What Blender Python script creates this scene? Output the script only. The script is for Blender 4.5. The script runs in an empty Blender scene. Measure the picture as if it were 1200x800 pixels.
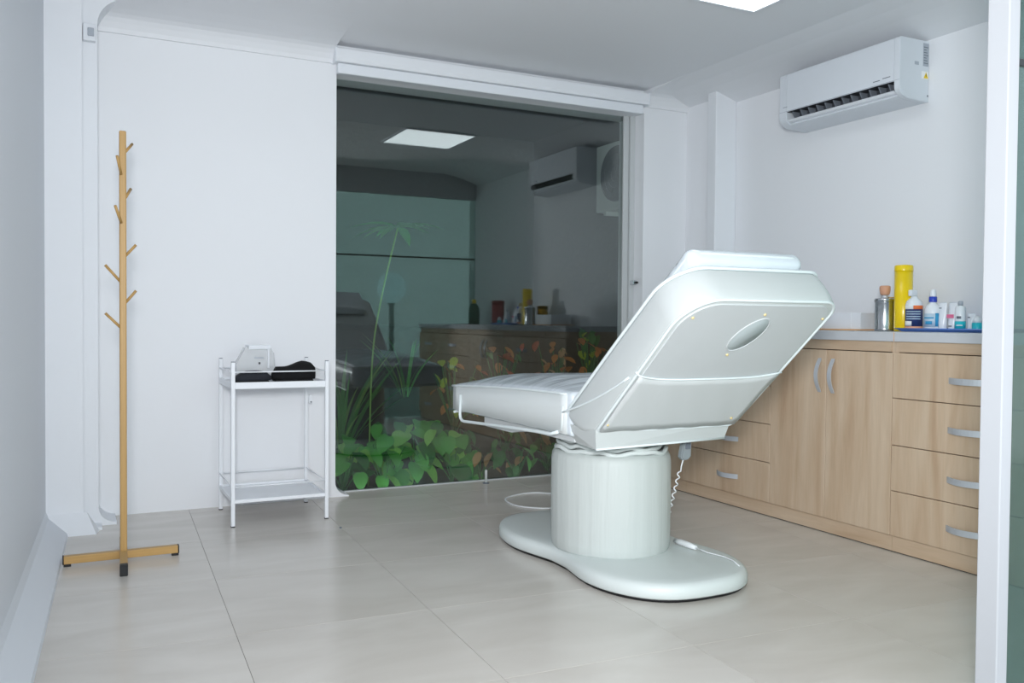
import bpy, bmesh, math, random
from mathutils import Vector, Matrix, noise
random.seed(7)
scene = bpy.context.scene
col = scene.collection

# ------------------------------------------------------------------ camera, world, lights, exposure
cam_d = bpy.data.cameras.new('camera'); cam = bpy.data.objects.new('camera', cam_d); col.objects.link(cam)
cam_d.sensor_width = 36.0; cam_d.lens = 1032.0 / 1200.0 * 36.0; cam_d.clip_start = 0.02
RX = Vector((0.8948, -0.4464, 0.0078)); FW = Vector((0.4464, 0.8945, -0.0233))
FW.normalize(); RX = (RX - FW * RX.dot(FW)).normalized(); UP = RX.cross(FW)
cam.matrix_world = Matrix(((RX.x, UP.x, -FW.x, 0), (RX.y, UP.y, -FW.y, 0), (RX.z, UP.z, -FW.z, 0.95), (0, 0, 0, 1)))
scene.camera = cam

w = bpy.data.worlds.new('overcast'); scene.world = w; w.use_nodes = True
w.node_tree.nodes['Background'].inputs[0].default_value = (0.87, 0.94, 1.0, 1)
w.node_tree.nodes['Background'].inputs[1].default_value = 1.62

def spot_light(name, loc, target, cone, size, energy, color=(1, 1, 1)):
    d = bpy.data.lights.new(name, 'SPOT'); d.spot_size = math.radians(cone); d.spot_blend = 1.0; d.shadow_soft_size = size; d.energy = energy; d.color = color
    o = bpy.data.objects.new(name, d); col.objects.link(o); o.location = loc
    o.rotation_euler = (Vector(target) - Vector(loc)).to_track_quat('-Z', 'Y').to_euler()
    return o
flash = spot_light('camera_flash', (-0.05, -0.08, 1.26), (3.0, 4.6, 1.75), 112, 0.17, 240, (0.975, 0.988, 1.0))
PANEL = 2.3

vs = scene.view_settings
vs.view_transform = 'Standard'; vs.look = 'None'; vs.gamma = 1.0; vs.use_curve_mapping = False; vs.exposure = 0.54

# ------------------------------------------------------------------ materials
def hexc(h):
    c = [int(h[i:i + 2], 16) / 255 for i in (0, 2, 4)]
    return tuple(x / 12.92 if x <= 0.04045 else ((x + 0.055) / 1.055) ** 2.4 for x in c) + (1,)
MATS = {}
def mat(name, color, rough=0.5, metal=0.0, var=0.06, scale=6.0, bump=0.0, bscale=60.0, coat=0.0, emis=None, estr=0.0,
        trans=0.0, alpha=1.0, stretch=None, ior=1.45, sub=0.0, detail=4.0):
    m = bpy.data.materials.new(name); m.use_nodes = True; nt = m.node_tree; b = nt.nodes['Principled BSDF']
    c = hexc(color) if isinstance(color, str) else color
    tc = nt.nodes.new('ShaderNodeTexCoord'); mp = nt.nodes.new('ShaderNodeMapping')
    nt.links.new(tc.outputs['Object'], mp.inputs[0])
    if stretch: mp.inputs['Scale'].default_value = stretch
    n = nt.nodes.new('ShaderNodeTexNoise'); n.inputs['Scale'].default_value = scale; n.inputs['Detail'].default_value = detail
    nt.links.new(mp.outputs[0], n.inputs['Vector'])
    mx = nt.nodes.new('ShaderNodeMix'); mx.data_type = 'RGBA'
    mx.inputs[6].default_value = tuple(min(1, x * (1 + var)) for x in c[:3]) + (1,)
    mx.inputs[7].default_value = tuple(x * (1 - var) for x in c[:3]) + (1,)
    nt.links.new(n.outputs[0], mx.inputs[0]); nt.links.new(mx.outputs[2], b.inputs['Base Color'])
    b.inputs['Roughness'].default_value = rough; b.inputs['Metallic'].default_value = metal
    b.inputs['Coat Weight'].default_value = coat; b.inputs['Coat Roughness'].default_value = 0.12
    b.inputs['Transmission Weight'].default_value = trans; b.inputs['Alpha'].default_value = alpha; b.inputs['IOR'].default_value = ior
    if emis: b.inputs['Emission Color'].default_value = hexc(emis); b.inputs['Emission Strength'].default_value = estr
    if bump:
        n2 = nt.nodes.new('ShaderNodeTexNoise'); n2.inputs['Scale'].default_value = bscale; n2.inputs['Detail'].default_value = 3
        nt.links.new(mp.outputs[0], n2.inputs['Vector'])
        bp = nt.nodes.new('ShaderNodeBump'); bp.inputs['Strength'].default_value = bump; bp.inputs['Distance'].default_value = 0.01
        nt.links.new(n2.outputs[0], bp.inputs['Height']); nt.links.new(bp.outputs[0], b.inputs['Normal'])
    MATS[name] = m
    return m
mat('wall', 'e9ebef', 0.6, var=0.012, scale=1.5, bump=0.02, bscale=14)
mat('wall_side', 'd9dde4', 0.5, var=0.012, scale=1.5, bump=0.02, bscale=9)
mat('ceiling', 'e6e8ec', 0.6, var=0.015, scale=1.2)
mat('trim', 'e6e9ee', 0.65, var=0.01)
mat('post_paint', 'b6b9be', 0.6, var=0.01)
mat('white_metal', 'e9ecf1', 0.35, var=0.01)
mat('white_plastic', 'e4e8ee', 0.3, var=0.01)
mat('ac_white', 'd8dde4', 0.35, var=0.01)
mat('alu_frame', 'c3c7c9', 0.35, var=0.02)
mat('bamboo', 'b8935a', 0.45, var=0.16, scale=5, stretch=(30, 30, 1.2))
mat('bamboo_across', 'b8935a', 0.45, var=0.14, scale=5, stretch=(1.2, 30, 30))
mat('black_rubber', '17181b', 0.55)
mat('black_foam', '0b0b0e', 0.9, bump=0.25, bscale=160)
mat('dark_foam', '25272e', 0.85, bump=0.25, bscale=160)
mat('vinyl', 'cbd0d0', 0.4, var=0.012, scale=3, bump=0.14, bscale=9, coat=0.12)
mat('vinyl_base', 'd3dad9', 0.42, var=0.012, scale=3, bump=0.10, bscale=11, coat=0.08)
mat('vinyl_pleat', 'c2c8c6', 0.5, var=0.012, scale=3, bump=0.22, bscale=9, stretch=(6, 6, 0.35))
mat('vinyl_under', 'cbcfd1', 0.5, var=0.02, scale=5, bump=0.20, bscale=10)
mat('vinyl_pocket', 'd3d7d8', 0.5, var=0.02, scale=5, bump=0.10, bscale=8)
mat('vinyl_lit_side', 'e3e8e8', 0.4, var=0.012, scale=3, bump=0.2, bscale=9, coat=0.12)  # vinyl copy lightened in colour, standing in for light on the seat side
mat('film', 'dde5ec', 0.16, var=0.03, scale=9, bump=0.55, bscale=7, stretch=(1.0, 3.4, 1), coat=0.4)
mat('piping', 'e6eef0', 0.35, var=0.01)
mat('amber_stud', 'e2cd98', 0.4)
mat('hole_grey', 'b3bcbe', 0.7, bump=0.3, bscale=14)
mat('plug_white', 'e4e7ea', 0.4)
mat('remote_grey', '8d9498', 0.45)
mat('steel', 'c9ccd0', 0.22, metal=1.0)
mat('brushed', 'c6cad1', 0.45, metal=0.35, var=0.05, stretch=(1, 1, 40), scale=20)
mat('brass', 'b08a2c', 0.25, metal=1.0)
mat('cork', 'cf9c80', 0.6, var=0.1, scale=30)
mat('yellow', 'f0d012', 0.3, coat=0.3)
mat('worktop', 'c3c6cc', 0.4, var=0.03, scale=20)
mat('raw_edge', 'd9a877', 0.6)
mat('black_gap', '0a0a0b', 0.8)
mat('vent_dark', '4a4e55', 0.6)
mat('fin_grey', '767c85', 0.6)
mat('fin_dark', '2c2f34', 0.6)
mat('label_grey', 'a9b0ba', 0.5)
mat('ink', '6d747e', 0.5)
mat('sticker_white', 'eff1f3', 0.5)
mat('warning_yellow', 'f1cf2b', 0.5)
mat('led', 'ffffff', 0.5, emis='f4faff', estr=PANEL, var=0)
mat('navy', '2d3c6b', 0.4); mat('orange', 'ee7a45', 0.4); mat('peach', 'e8a88b', 0.4)
mat('blue_cap', '2b45b4', 0.35); mat('label_blue', '3c9cc9', 0.4); mat('label_pale', 'b9cfe0', 0.4)
mat('pink', 'e6779b', 0.4); mat('teal', '28bccb', 0.35); mat('pale_bottle', 'e6ebf0', 0.25)
mat('tray_blue', '5d84cc', 0.35)
mat('red_can', '9c3038', 0.4); mat('green_bottle', '1f5a46', 0.25)
mat('soil', '3a332e', 0.95, var=0.4, scale=9, bump=0.8, bscale=12)
mat('stone', '6a615a', 0.9, var=0.25, scale=8, bump=0.5, bscale=9)
mat('leaf_bright', '9fe06a', 0.45, var=0.25, scale=9)
mat('leaf_mid', '62b552', 0.45, var=0.25, scale=9)
mat('leaf_dark', '357a3c', 0.45, var=0.25, scale=9)
mat('leaf_orange', 'd98545', 0.5, var=0.3, scale=12)
mat('leaf_red', 'cc6048', 0.5, var=0.3, scale=12)
mat('leaf_lime', 'b8d03c', 0.5, var=0.2, scale=12)
mat('leaf_brown', 'c9986a', 0.6, var=0.2, scale=12)
mat('blade', '4f8a3c', 0.5, var=0.2, scale=3)
mat('blade_pale', '8ab257', 0.5, var=0.2, scale=3)
mat('papyrus', '6c9a52', 0.5, var=0.2, scale=3)
mat('ext_wall', '55554f', 0.9, var=0.12, scale=3, bump=0.3, bscale=20)
mat('ext_wall_pale', '8d9088', 0.85, var=0.06, scale=3)
mat('dark_eave', '2f3438', 0.6)
mat('outdoor_unit', 'd4dcd6', 0.5, var=0.03)
mat('fan_dark', '35423f', 0.6)
mat('grout', 'b7b1aa', 0.8)
mat('paving', '77746f', 0.8, var=0.1, scale=5)
mat('glow_globe', 'ffffff', 0.4, emis='d8f2ff', estr=1.8)  # emission of the added globe that gives the mirrored glow

def wood_mat(name, horiz=False):
    m = bpy.data.materials.new(name); m.use_nodes = True; nt = m.node_tree; b = nt.nodes['Principled BSDF']
    tc = nt.nodes.new('ShaderNodeTexCoord'); mp = nt.nodes.new('ShaderNodeMapping')
    nt.links.new(tc.outputs['Object'], mp.inputs[0])
    mp.inputs['Scale'].default_value = (3, 0.9, 9) if horiz else (3, 9, 0.8)
    n1 = nt.nodes.new('ShaderNodeTexNoise'); n1.inputs['Scale'].default_value = 1.6; n1.inputs['Detail'].default_value = 7; n1.inputs['Distortion'].default_value = 0.7
    nt.links.new(mp.outputs[0], n1.inputs['Vector'])
    r = nt.nodes.new('ShaderNodeValToRGB'); e = r.color_ramp.elements
    e[0].position = 0.22; e[0].color = hexc('bb9c80'); e[1].position = 0.72; e[1].color = hexc('d8c2aa')
    k = e.new(0.45); k.color = hexc('cdb398')
    nt.links.new(n1.outputs[0], r.inputs[0])
    n2 = nt.nodes.new('ShaderNodeTexNoise'); n2.inputs['Scale'].default_value = 14; n2.inputs['Detail'].default_value = 4
    nt.links.new(mp.outputs[0], n2.inputs['Vector'])
    mx = nt.nodes.new('ShaderNodeMix'); mx.data_type = 'RGBA'; mx.blend_type = 'MULTIPLY'; mx.inputs[0].default_value = 0.16
    nt.links.new(r.outputs[0], mx.inputs[6]); nt.links.new(n2.outputs[0], mx.inputs[7])
    nt.links.new(mx.outputs[2], b.inputs['Base Color']); b.inputs['Roughness'].default_value = 0.45
    MATS[name] = m
wood_mat('oak'); wood_mat('oak_rail', True)

def tile_mat():
    m = bpy.data.materials.new('tile'); m.use_nodes = True; nt = m.node_tree; b = nt.nodes['Principled BSDF']
    tc = nt.nodes.new('ShaderNodeTexCoord'); oi = nt.nodes.new('ShaderNodeObjectInfo')
    mp = nt.nodes.new('ShaderNodeMapping'); mp.inputs['Scale'].default_value = (1.0, 3.0, 1)
    mp.inputs['Rotation'].default_value = (0, 0, 0.5)
    add = nt.nodes.new('ShaderNodeVectorMath'); add.operation = 'ADD'
    sc = nt.nodes.new('ShaderNodeVectorMath'); sc.operation = 'SCALE'; sc.inputs[3].default_value = 7.0
    comb = nt.nodes.new('ShaderNodeCombineXYZ')
    nt.links.new(oi.outputs['Random'], comb.inputs[2]); nt.links.new(comb.outputs[0], sc.inputs[0])
    nt.links.new(tc.outputs['Object'], mp.inputs[0]); nt.links.new(mp.outputs[0], add.inputs[0]); nt.links.new(sc.outputs[0], add.inputs[1])
    n = nt.nodes.new('ShaderNodeTexNoise'); n.inputs['Scale'].default_value = 1.7; n.inputs['Detail'].default_value = 6; n.inputs['Distortion'].default_value = 0.8
    nt.links.new(add.outputs[0], n.inputs['Vector'])
    r = nt.nodes.new('ShaderNodeValToRGB'); e = r.color_ramp.elements
    e[0].position = 0.3; e[0].color = hexc('c8c2bb'); e[1].position = 0.7; e[1].color = hexc('d5d0ca')
    nt.links.new(n.outputs[0], r.inputs[0]); nt.links.new(r.outputs[0], b.inputs['Base Color'])
    b.inputs['Roughness'].default_value = 0.22
    b.inputs['Specular IOR Level'].default_value = 0.4
    MATS['tile'] = m
tile_mat()

def glass_mat(name, refl, tint, rough=0.0):
    m = bpy.data.materials.new(name); m.use_nodes = True; nt = m.node_tree; nt.nodes.clear()
    out = nt.nodes.new('ShaderNodeOutputMaterial'); mx = nt.nodes.new('ShaderNodeMixShader')
    t = nt.nodes.new('ShaderNodeBsdfTransparent'); t.inputs[0].default_value = tint
    g = nt.nodes.new('ShaderNodeBsdfGlossy'); g.inputs['Roughness'].default_value = rough; g.inputs[0].default_value = (0.95, 1, 1, 1)
    lw = nt.nodes.new('ShaderNodeLayerWeight'); lw.inputs[0].default_value = 0.25
    ma = nt.nodes.new('ShaderNodeMath'); ma.operation = 'MULTIPLY_ADD'; ma.inputs[1].default_value = 0.35; ma.inputs[2].default_value = refl
    nt.links.new(lw.outputs['Facing'], ma.inputs[0]); nt.links.new(ma.outputs[0], mx.inputs[0])
    nt.links.new(t.outputs[0], mx.inputs[1]); nt.links.new(g.outputs[0], mx.inputs[2]); nt.links.new(mx.outputs[0], out.inputs[0])
    MATS[name] = m
glass_mat('window_glass', 0.085, (0.82, 0.86, 0.85, 1))

def tint_mat():
    m = bpy.data.materials.new('tinted_glass'); m.use_nodes = True; nt = m.node_tree; nt.nodes.clear(); N = nt.nodes.new; L = nt.links.new
    out = N('ShaderNodeOutputMaterial'); a = N('ShaderNodeMixShader'); a.inputs[0].default_value = 0.42
    b = N('ShaderNodeMixShader'); b.inputs[0].default_value = 0.6; c = N('ShaderNodeMixShader'); c.inputs[0].default_value = 0.03
    t = N('ShaderNodeBsdfTransparent'); t.inputs[0].default_value = (0.72, 0.86, 0.83, 1)
    d = N('ShaderNodeBsdfDiffuse'); d.inputs[0].default_value = hexc('6e7c7c'); tr_ = N('ShaderNodeBsdfTranslucent'); tr_.inputs[0].default_value = hexc('9db8b3')
    g = N('ShaderNodeBsdfGlossy'); g.inputs['Roughness'].default_value = 0.1
    L(d.outputs[0], b.inputs[1]); L(tr_.outputs[0], b.inputs[2]); L(t.outputs[0], a.inputs[1]); L(b.outputs[0], a.inputs[2])
    L(a.outputs[0], c.inputs[1]); L(g.outputs[0], c.inputs[2]); L(c.outputs[0], out.inputs[0]); MATS['tinted_glass'] = m
tint_mat()

# ------------------------------------------------------------------ mesh helpers
class MB:
    """collects shapes (world coordinates) for one mesh"""
    def __init__(self): self.v = []; self.f = []; self.sm = []
    def add(self, vs_, fs, smooth=False):
        o = len(self.v); self.v += [tuple(p) for p in vs_]
        for f in fs: self.f.append(tuple(i + o for i in f)); self.sm.append(smooth)
        return self
    def bm(self, bm, smooth=False):
        bm.verts.index_update()
        self.add([v.co.copy() for v in bm.verts], [[v.index for v in f.verts] for f in bm.faces], smooth); bm.free(); return self
    def box(self, x0, x1, y0, y1, z0, z1, bev=0.0, seg=2):
        bm = bmesh.new(); bmesh.ops.create_cube(bm, size=1.0)
        for v in bm.verts: v.co = Vector(((x0 + x1) / 2 + v.co.x * (x1 - x0), (y0 + y1) / 2 + v.co.y * (y1 - y0), (z0 + z1) / 2 + v.co.z * (z1 - z0)))
        if bev: bmesh.ops.bevel(bm, geom=bm.edges[:], offset=bev, segments=seg, affect='EDGES', profile=0.5)
        return self.bm(bm)
    def prism(self, poly, axis, a, b, bev=0.0, seg=2, smooth=False):
        """poly: 2-D points in the other two axes (in x,y,z order)"""
        def P(p, t):
            return {'x': (t, p[0], p[1]), 'y': (p[0], t, p[1]), 'z': (p[0], p[1], t)}[axis]
        bm = bmesh.new(); n = len(poly)
        A = [bm.verts.new(P(p, a)) for p in poly]; B = [bm.verts.new(P(p, b)) for p in poly]
        bm.faces.new(A); bm.faces.new(B[::-1])
        for i in range(n): bm.faces.new((A[i], B[i], B[(i + 1) % n], A[(i + 1) % n]))
        bmesh.ops.recalc_face_normals(bm, faces=bm.faces[:])
        if bev:
            ed = [e for f in bm.faces if len(f.verts) == n and n != 4 for e in f.edges] if n != 4 else bm.edges[:]
            bmesh.ops.bevel(bm, geom=list(set(ed)), offset=bev, segments=seg, affect='EDGES')
        return self.bm(bm, smooth)
    def tube(self, pts, r, seg=10, closed=False, radii=None):
        pts = [Vector(p) for p in pts]; n = len(pts); vs_ = []; fs = []
        prev = None
        for i, p in enumerate(pts):
            if closed: t = pts[(i + 1) % n] - pts[i - 1]
            else: t = pts[min(i + 1, n - 1)] - pts[max(i - 1, 0)]
            t = t.normalized()
            if prev is None:
                u = t.cross(Vector((0, 0, 1)))
                if u.length < 1e-3: u = t.cross(Vector((1, 0, 0)))
            else: u = prev - t * prev.dot(t)
            u.normalize(); prev = u; q = t.cross(u); rr = radii[i] if radii else r
            for k in range(seg):
                a = 2 * math.pi * k / seg; vs_.append(p + u * (math.cos(a) * rr) + q * (math.sin(a) * rr))
        m = n if closed else n - 1
        for i in range(m):
            for k in range(seg):
                j = (i + 1) % n
                fs.append((i * seg + k, j * seg + k, j * seg + (k + 1) % seg, i * seg + (k + 1) % seg))
        self.add(vs_, fs, True)
        if not closed:
            self.add(vs_[:seg], [tuple(range(seg))]); self.add(vs_[-seg:], [tuple(range(seg))[::-1]])
        return self
    def lathe(self, prof, cx, cy, seg=28, sx=1.0, sy=1.0, wob=None):
        vs_ = []; fs = []
        for i, (r, z) in enumerate(prof):
            for k in range(seg):
                a = 2 * math.pi * k / seg; d = wob(i, a) if wob else 1.0
                vs_.append((cx + math.cos(a) * r * sx * d, cy + math.sin(a) * r * sy * d, z))
        for i in range(len(prof) - 1):
            for k in range(seg):
                fs.append((i * seg + k, i * seg + (k + 1) % seg, (i + 1) * seg + (k + 1) % seg, (i + 1) * seg + k))
        self.add(vs_, fs, True)
        self.add(vs_[:seg], [tuple(range(seg))[::-1]]); self.add(vs_[-seg:], [tuple(range(seg))])
        return self
    def softbox(self, hx, hy, hz, r, fn, n=(14, 14, 6)):
        """rounded box with half sizes, mapped by fn(Vector)->Vector"""
        h = (hx, hy, hz); bm = bmesh.new()
        def axis_pts(k):
            a = h[k]; inner = a - r; L = [-a, -a + r * 0.3, -a + r * 0.65]
            L += [-inner + 2 * inner * i / n[k] for i in range(n[k] + 1)]
            return L + [a - r * 0.65, a - r * 0.3, a]
        AX = [axis_pts(k) for k in range(3)]; cache = {}
        def V(i):
            if i not in cache:
                q = Vector((AX[0][i[0]], AX[1][i[1]], AX[2][i[2]]))
                inn = Vector([max(-(h[k] - r), min(h[k] - r, q[k])) for k in range(3)]); d = q - inn
                if d.length > 1e-9: q = inn + d.normalized() * r
                cache[i] = bm.verts.new(fn(q))
            return cache[i]
        N = [len(a) - 1 for a in AX]
        for k in range(3):
            a, b = [x for x in range(3) if x != k]
            for e in (0, N[k]):
                for i in range(N[a]):
                    for j in range(N[b]):
                        idx = []
                        for di, dj in ((0, 0), (1, 0), (1, 1), (0, 1)):
                            t = [0, 0, 0]; t[k] = e; t[a] = i + di; t[b] = j + dj; idx.append(V(tuple(t)))
                        bm.faces.new(idx)
        bmesh.ops.recalc_face_normals(bm, faces=bm.faces[:])
        return self.bm(bm, True)
    def mesh(self, name, offset=Vector((0, 0, 0))):
        me = bpy.data.meshes.new(name)
        me.from_pydata([Vector(v) - offset for v in self.v], [], self.f)
        bm = bmesh.new(); bm.from_mesh(me)
        bmesh.ops.remove_doubles(bm, verts=bm.verts[:], dist=1e-6)
        bm.to_mesh(me); bm.free()
        if len(me.polygons) == len(self.sm): me.polygons.foreach_set('use_smooth', self.sm)
        else: me.polygons.foreach_set('use_smooth', [any(self.sm)] * len(me.polygons))
        me.update(); return me

def wloc(o):
    v = Vector((0, 0, 0))
    while o is not None: v += o.location; o = o.parent
    return v
def tag(o, label=None, cat=None, group=None, kind=None):
    if label: o['label'] = label
    if cat: o['category'] = cat
    if group: o['group'] = group
    if kind: o['kind'] = kind
    return o
def part(name, mb, m, parent):
    o = bpy.data.objects.new(name, mb.mesh(name)); col.objects.link(o); o.data.materials.append(MATS[m])
    o.parent = parent; o.location = -wloc(parent); return o
def thing(name, loc, label, cat, group=None):
    o = bpy.data.objects.new(name, None); col.objects.link(o); o.location = loc; o.empty_display_size = 0.1
    return tag(o, label, cat, group)
def solo(name, mb, m, label, cat, group=None):
    xs = [v[0] for v in mb.v]; ys = [v[1] for v in mb.v]; zs = [v[2] for v in mb.v]
    off = Vector(((min(xs) + max(xs)) / 2, (min(ys) + max(ys)) / 2, min(zs)))
    o = bpy.data.objects.new(name, mb.mesh(name, off)); col.objects.link(o); o.data.materials.append(MATS[m]); o.location = off
    return tag(o, label, cat, group)
def struct(name, mb, m, label=None, cat=None):
    o = bpy.data.objects.new(name, mb.mesh(name)); col.objects.link(o); o.data.materials.append(MATS[m])
    return tag(o, label, cat, None, 'structure')

# ------------------------------------------------------------------ room shell
CEIL = 2.40; COVE = 2.30; BACK = 4.62; GLASS = 4.75; RIGHT = 3.65
def lx(Y): return -0.021 + (Y - 4.25) * 0.0437           # line where the left cove meets the floor

fl = struct('floor', MB().box(-0.6, 4.0, 1.2, 4.80, -0.10, -0.004), 'grout', 'polished beige stone tile floor of the treatment room', 'floor')
ang = math.radians(-2.3); ca, sa = math.cos(ang), math.sin(ang)
def clip(poly, k, lim, keep_less):
    out = []
    for i in range(len(poly)):
        a, b = poly[i], poly[(i + 1) % len(poly)]
        ia = (a[k] <= lim) == keep_less; ib = (b[k] <= lim) == keep_less
        if ia: out.append(a)
        if ia != ib:
            t = (lim - a[k]) / (b[k] - a[k]); out.append((a[0] + (b[0] - a[0]) * t, a[1] + (b[1] - a[1]) * t))
    return out
T = 0.61; G = 0.0009
for i in range(-3, 8):
    for j in range(-4, 6):
        x0, x1, y0, y1 = i * T + G, (i + 1) * T - G, j * T + G, (j + 1) * T - G
        poly = []
        for (px, py) in ((x0, y0), (x1, y0), (x1, y1), (x0, y1)):
            poly.append((0.437 + px * ca - py * sa, 2.715 + px * sa + py * ca))
        for k, lim, less in ((0, 3.66, True), (0, -0.3, False), (1, GLASS - 0.005, True), (1, 1.25, False)):
            if len(poly) > 2: poly = clip(poly, k, lim, less)
        if len(poly) > 2:
            ar = 0.5 * abs(sum(poly[q][0] * poly[(q + 1) % len(poly)][1] - poly[(q + 1) % len(poly)][0] * poly[q][1] for q in range(len(poly))))
            if ar > 0.002: part('tile', MB().prism(poly, 'z', -0.008, 0.0), 'tile', fl)

struct('ceiling', MB().box(-0.6, 4.0, 1.2, 4.95, CEIL, CEIL + 0.08), 'ceiling', 'plain white ceiling of the treatment room', 'ceiling')
# left wall (runs slightly off square) with a sloping cove base
def lw(Y): return lx(Y) - 0.09
Ya, Yb = 1.2, 4.45
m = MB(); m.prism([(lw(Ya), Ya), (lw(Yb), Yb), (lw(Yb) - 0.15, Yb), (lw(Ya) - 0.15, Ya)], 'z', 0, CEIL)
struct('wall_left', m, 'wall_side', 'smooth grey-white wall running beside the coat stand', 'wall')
m = MB(); q = []
for Y in (Ya, 4.33):
    q += [(lw(Y), Y, 0.0), (lx(Y), Y, 0.0), (lx(Y) - 0.004, Y, 0.012), (lw(Y) + 0.012, Y, 0.072), (lw(Y), Y, 0.10)]
m.add(q, [(0, 1, 2, 3, 4), (9, 8, 7, 6, 5)] + [(i, (i + 1) % 5, (i + 1) % 5 + 5, i + 5) for i in range(5)])
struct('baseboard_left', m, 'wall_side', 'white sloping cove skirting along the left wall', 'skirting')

def arc(cx, cz, r, a0, a1, n=8):
    return [(cx + r * math.cos(math.radians(a0 + (a1 - a0) * i / n)), cz + r * math.sin(math.radians(a0 + (a1 - a0) * i / n))) for i in range(n + 1)]
# stepped moulded corner with flared foot and head
def step_poly(x0, x1, r, rt, z1=CEIL):
    p = [(x0, 0.0)]
    p += [(a, b) for a, b in arc(x1 + r, 0.012 + r, r, 270, 180)]
    if rt: p += [(a, b) for a, b in arc(x1 + rt, z1 - rt, rt, 180, 90)]
    else: p += [(x1, z1)]
    p += [(x0, z1)]
    p.insert(1, (x1 + r, 0.0))
    return p
m = MB(); m.prism(step_poly(lw(4.33), 0.041, 0.075, 0.0), 'y', 4.33, 4.62)
m.add([(lw(4.33), 4.33, 0.085), (0.055, 4.33, 0.085), (0.09, 4.25, 0.0), (lx(4.25), 4.25, 0.0), (lw(4.33), 4.33, 0.0), (0.105, 4.33, 0.0)],
      [(0, 1, 2, 3), (0, 3, 4), (1, 5, 2), (2, 5, 4, 3)])
struct('trim_1', m, 'trim', 'white moulded corner pilaster with flared foot beside the left wall', 'pilaster')
m = MB(); m.prism(step_poly(0.041, 0.104, 0.075, 0.13), 'y', 4.42, 4.62)
struct('trim_2', m, 'trim', 'narrow white moulded corner strip with curved foot and curved head', 'corner strip')
m = MB(); m.box(0.045, 0.098, 4.385, 4.42, 2.185, 2.262, 0.004); 
o = struct('trim_3', m, 'white_plastic', 'small white square bracket high on the corner strip', 'bracket')
part('recess', MB().box(0.064, 0.09, 4.381, 4.386, 2.205, 2.242, 0.003), 'label_grey', o)

# back wall: left panel with flared jamb foot, right panel, head
WL, WR, WH = 1.255, 3.223, 2.262
m = MB()
pl = [(0.04, 0.0)] + [(WL + 0.075, 0.0)] + arc(WL + 0.075, 0.006 + 0.075, 0.075, 270, 180) + [(WL, WH), (WL, CEIL), (0.04, CEIL)]
m.prism(pl, 'y', BACK, 4.90)
m.box(WL, WR, BACK, 4.90, WH, CEIL)
m.box(WR, 3.80, BACK, 4.90, 0, CEIL)
struct('wall_back', m, 'wall', 'white end wall around the big window', 'wall')
# right wall with return behind the column
m = MB(); m.box(RIGHT, RIGHT + 0.15, 1.2, BACK, 0, CEIL); m.box(3.556, RIGHT, 4.33, BACK, 0, CEIL)
struct('wall_right', m, 'wall', 'white wall behind the worktop and air conditioner', 'wall')
m = MB(); m.box(3.49, RIGHT, 4.25, 4.33, 0, CEIL, 0.006)
struct('trim_4', m, 'trim', 'white column in the corner beyond the worktop', 'column')
# ceiling coves
cp = [(0, COVE), (0.10, COVE + 0.032), (0.20, COVE + 0.06), (0.30, COVE + 0.082), (0.42, CEIL), (0, CEIL)]
cb_ = [(0, COVE), (0.012, COVE), (0.018, COVE + .020), (0.034, COVE + 0.044), (0.052, COVE + 0.062), (0.078, COVE + 0.074), (0.13, COVE + .084), (.24, COVE + .094), (0.42, CEIL), (0, CEIL)]
m = MB()
for xa, xb in ((0.11, 1.235), (3.22, 3.556)): m.prism([(BACK - a, z) for a, z in cb_], 'x', xa, xb)
struct('trim_5', m, 'ceiling', 'curved cove moulding between end wall and ceiling', 'cove')
m = MB(); m.prism([(RIGHT - a, z) for a, z in cp], 'y', 1.42, BACK)
struct('trim_6', m, 'ceiling', 'curved cove moulding between worktop wall and ceiling', 'cove')

# front of the room: open doorway, white door post, tinted glazing
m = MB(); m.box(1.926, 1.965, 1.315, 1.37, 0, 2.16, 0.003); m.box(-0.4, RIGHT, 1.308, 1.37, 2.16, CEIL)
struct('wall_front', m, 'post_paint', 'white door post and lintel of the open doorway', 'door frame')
o = struct('window_2', MB().box(1.965, RIGHT, 1.335, 1.343, 0.0, 1.56), 'tinted_glass', 'grey-green tinted glass beside the doorway', 'glazing')
part('pane', MB().box(1.965, RIGHT, 1.335, 1.343, 1.575, 2.16), 'tinted_glass', o)
part('glazing_bar', MB().box(1.965, RIGHT, 1.333, 1.345, 1.56, 1.575), 'dark_eave', o)

# big window in the end wall
o = struct('window_1', MB().box(WL - 0.01, WR + 0.015, GLASS, GLASS + 0.012, 0.0, WH + 0.03), 'window_glass', 'big dark window pane with night garden behind', 'window')
part('window_frame', MB().box(WR - 0.035, WR, GLASS - 0.035, GLASS - 0.002, 0, WH, 0.003), 'alu_frame', o)
part('window_frame', MB().box(WR - 0.075, WR - 0.037, GLASS - 0.018, GLASS - 0.002, 0, WH, 0.002), 'alu_frame', o)
part('window_track', MB().box(WL + 0.08, WR - 0.036, GLASS - 0.02, GLASS - 0.002, 0, 0.006, 0.001), 'alu_frame', o)
lt = part('latch', MB().box(WR - 0.03, WR - 0.005, GLASS - 0.075, GLASS - 0.03, 1.185, 1.215, 0.004), 'steel', o)
part('latch_knob', MB().tube([(WR - 0.018, GLASS - 0.075, 1.2), (WR - 0.018, GLASS - 0.10, 1.2)], 0.007), 'black_rubber', lt)

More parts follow.
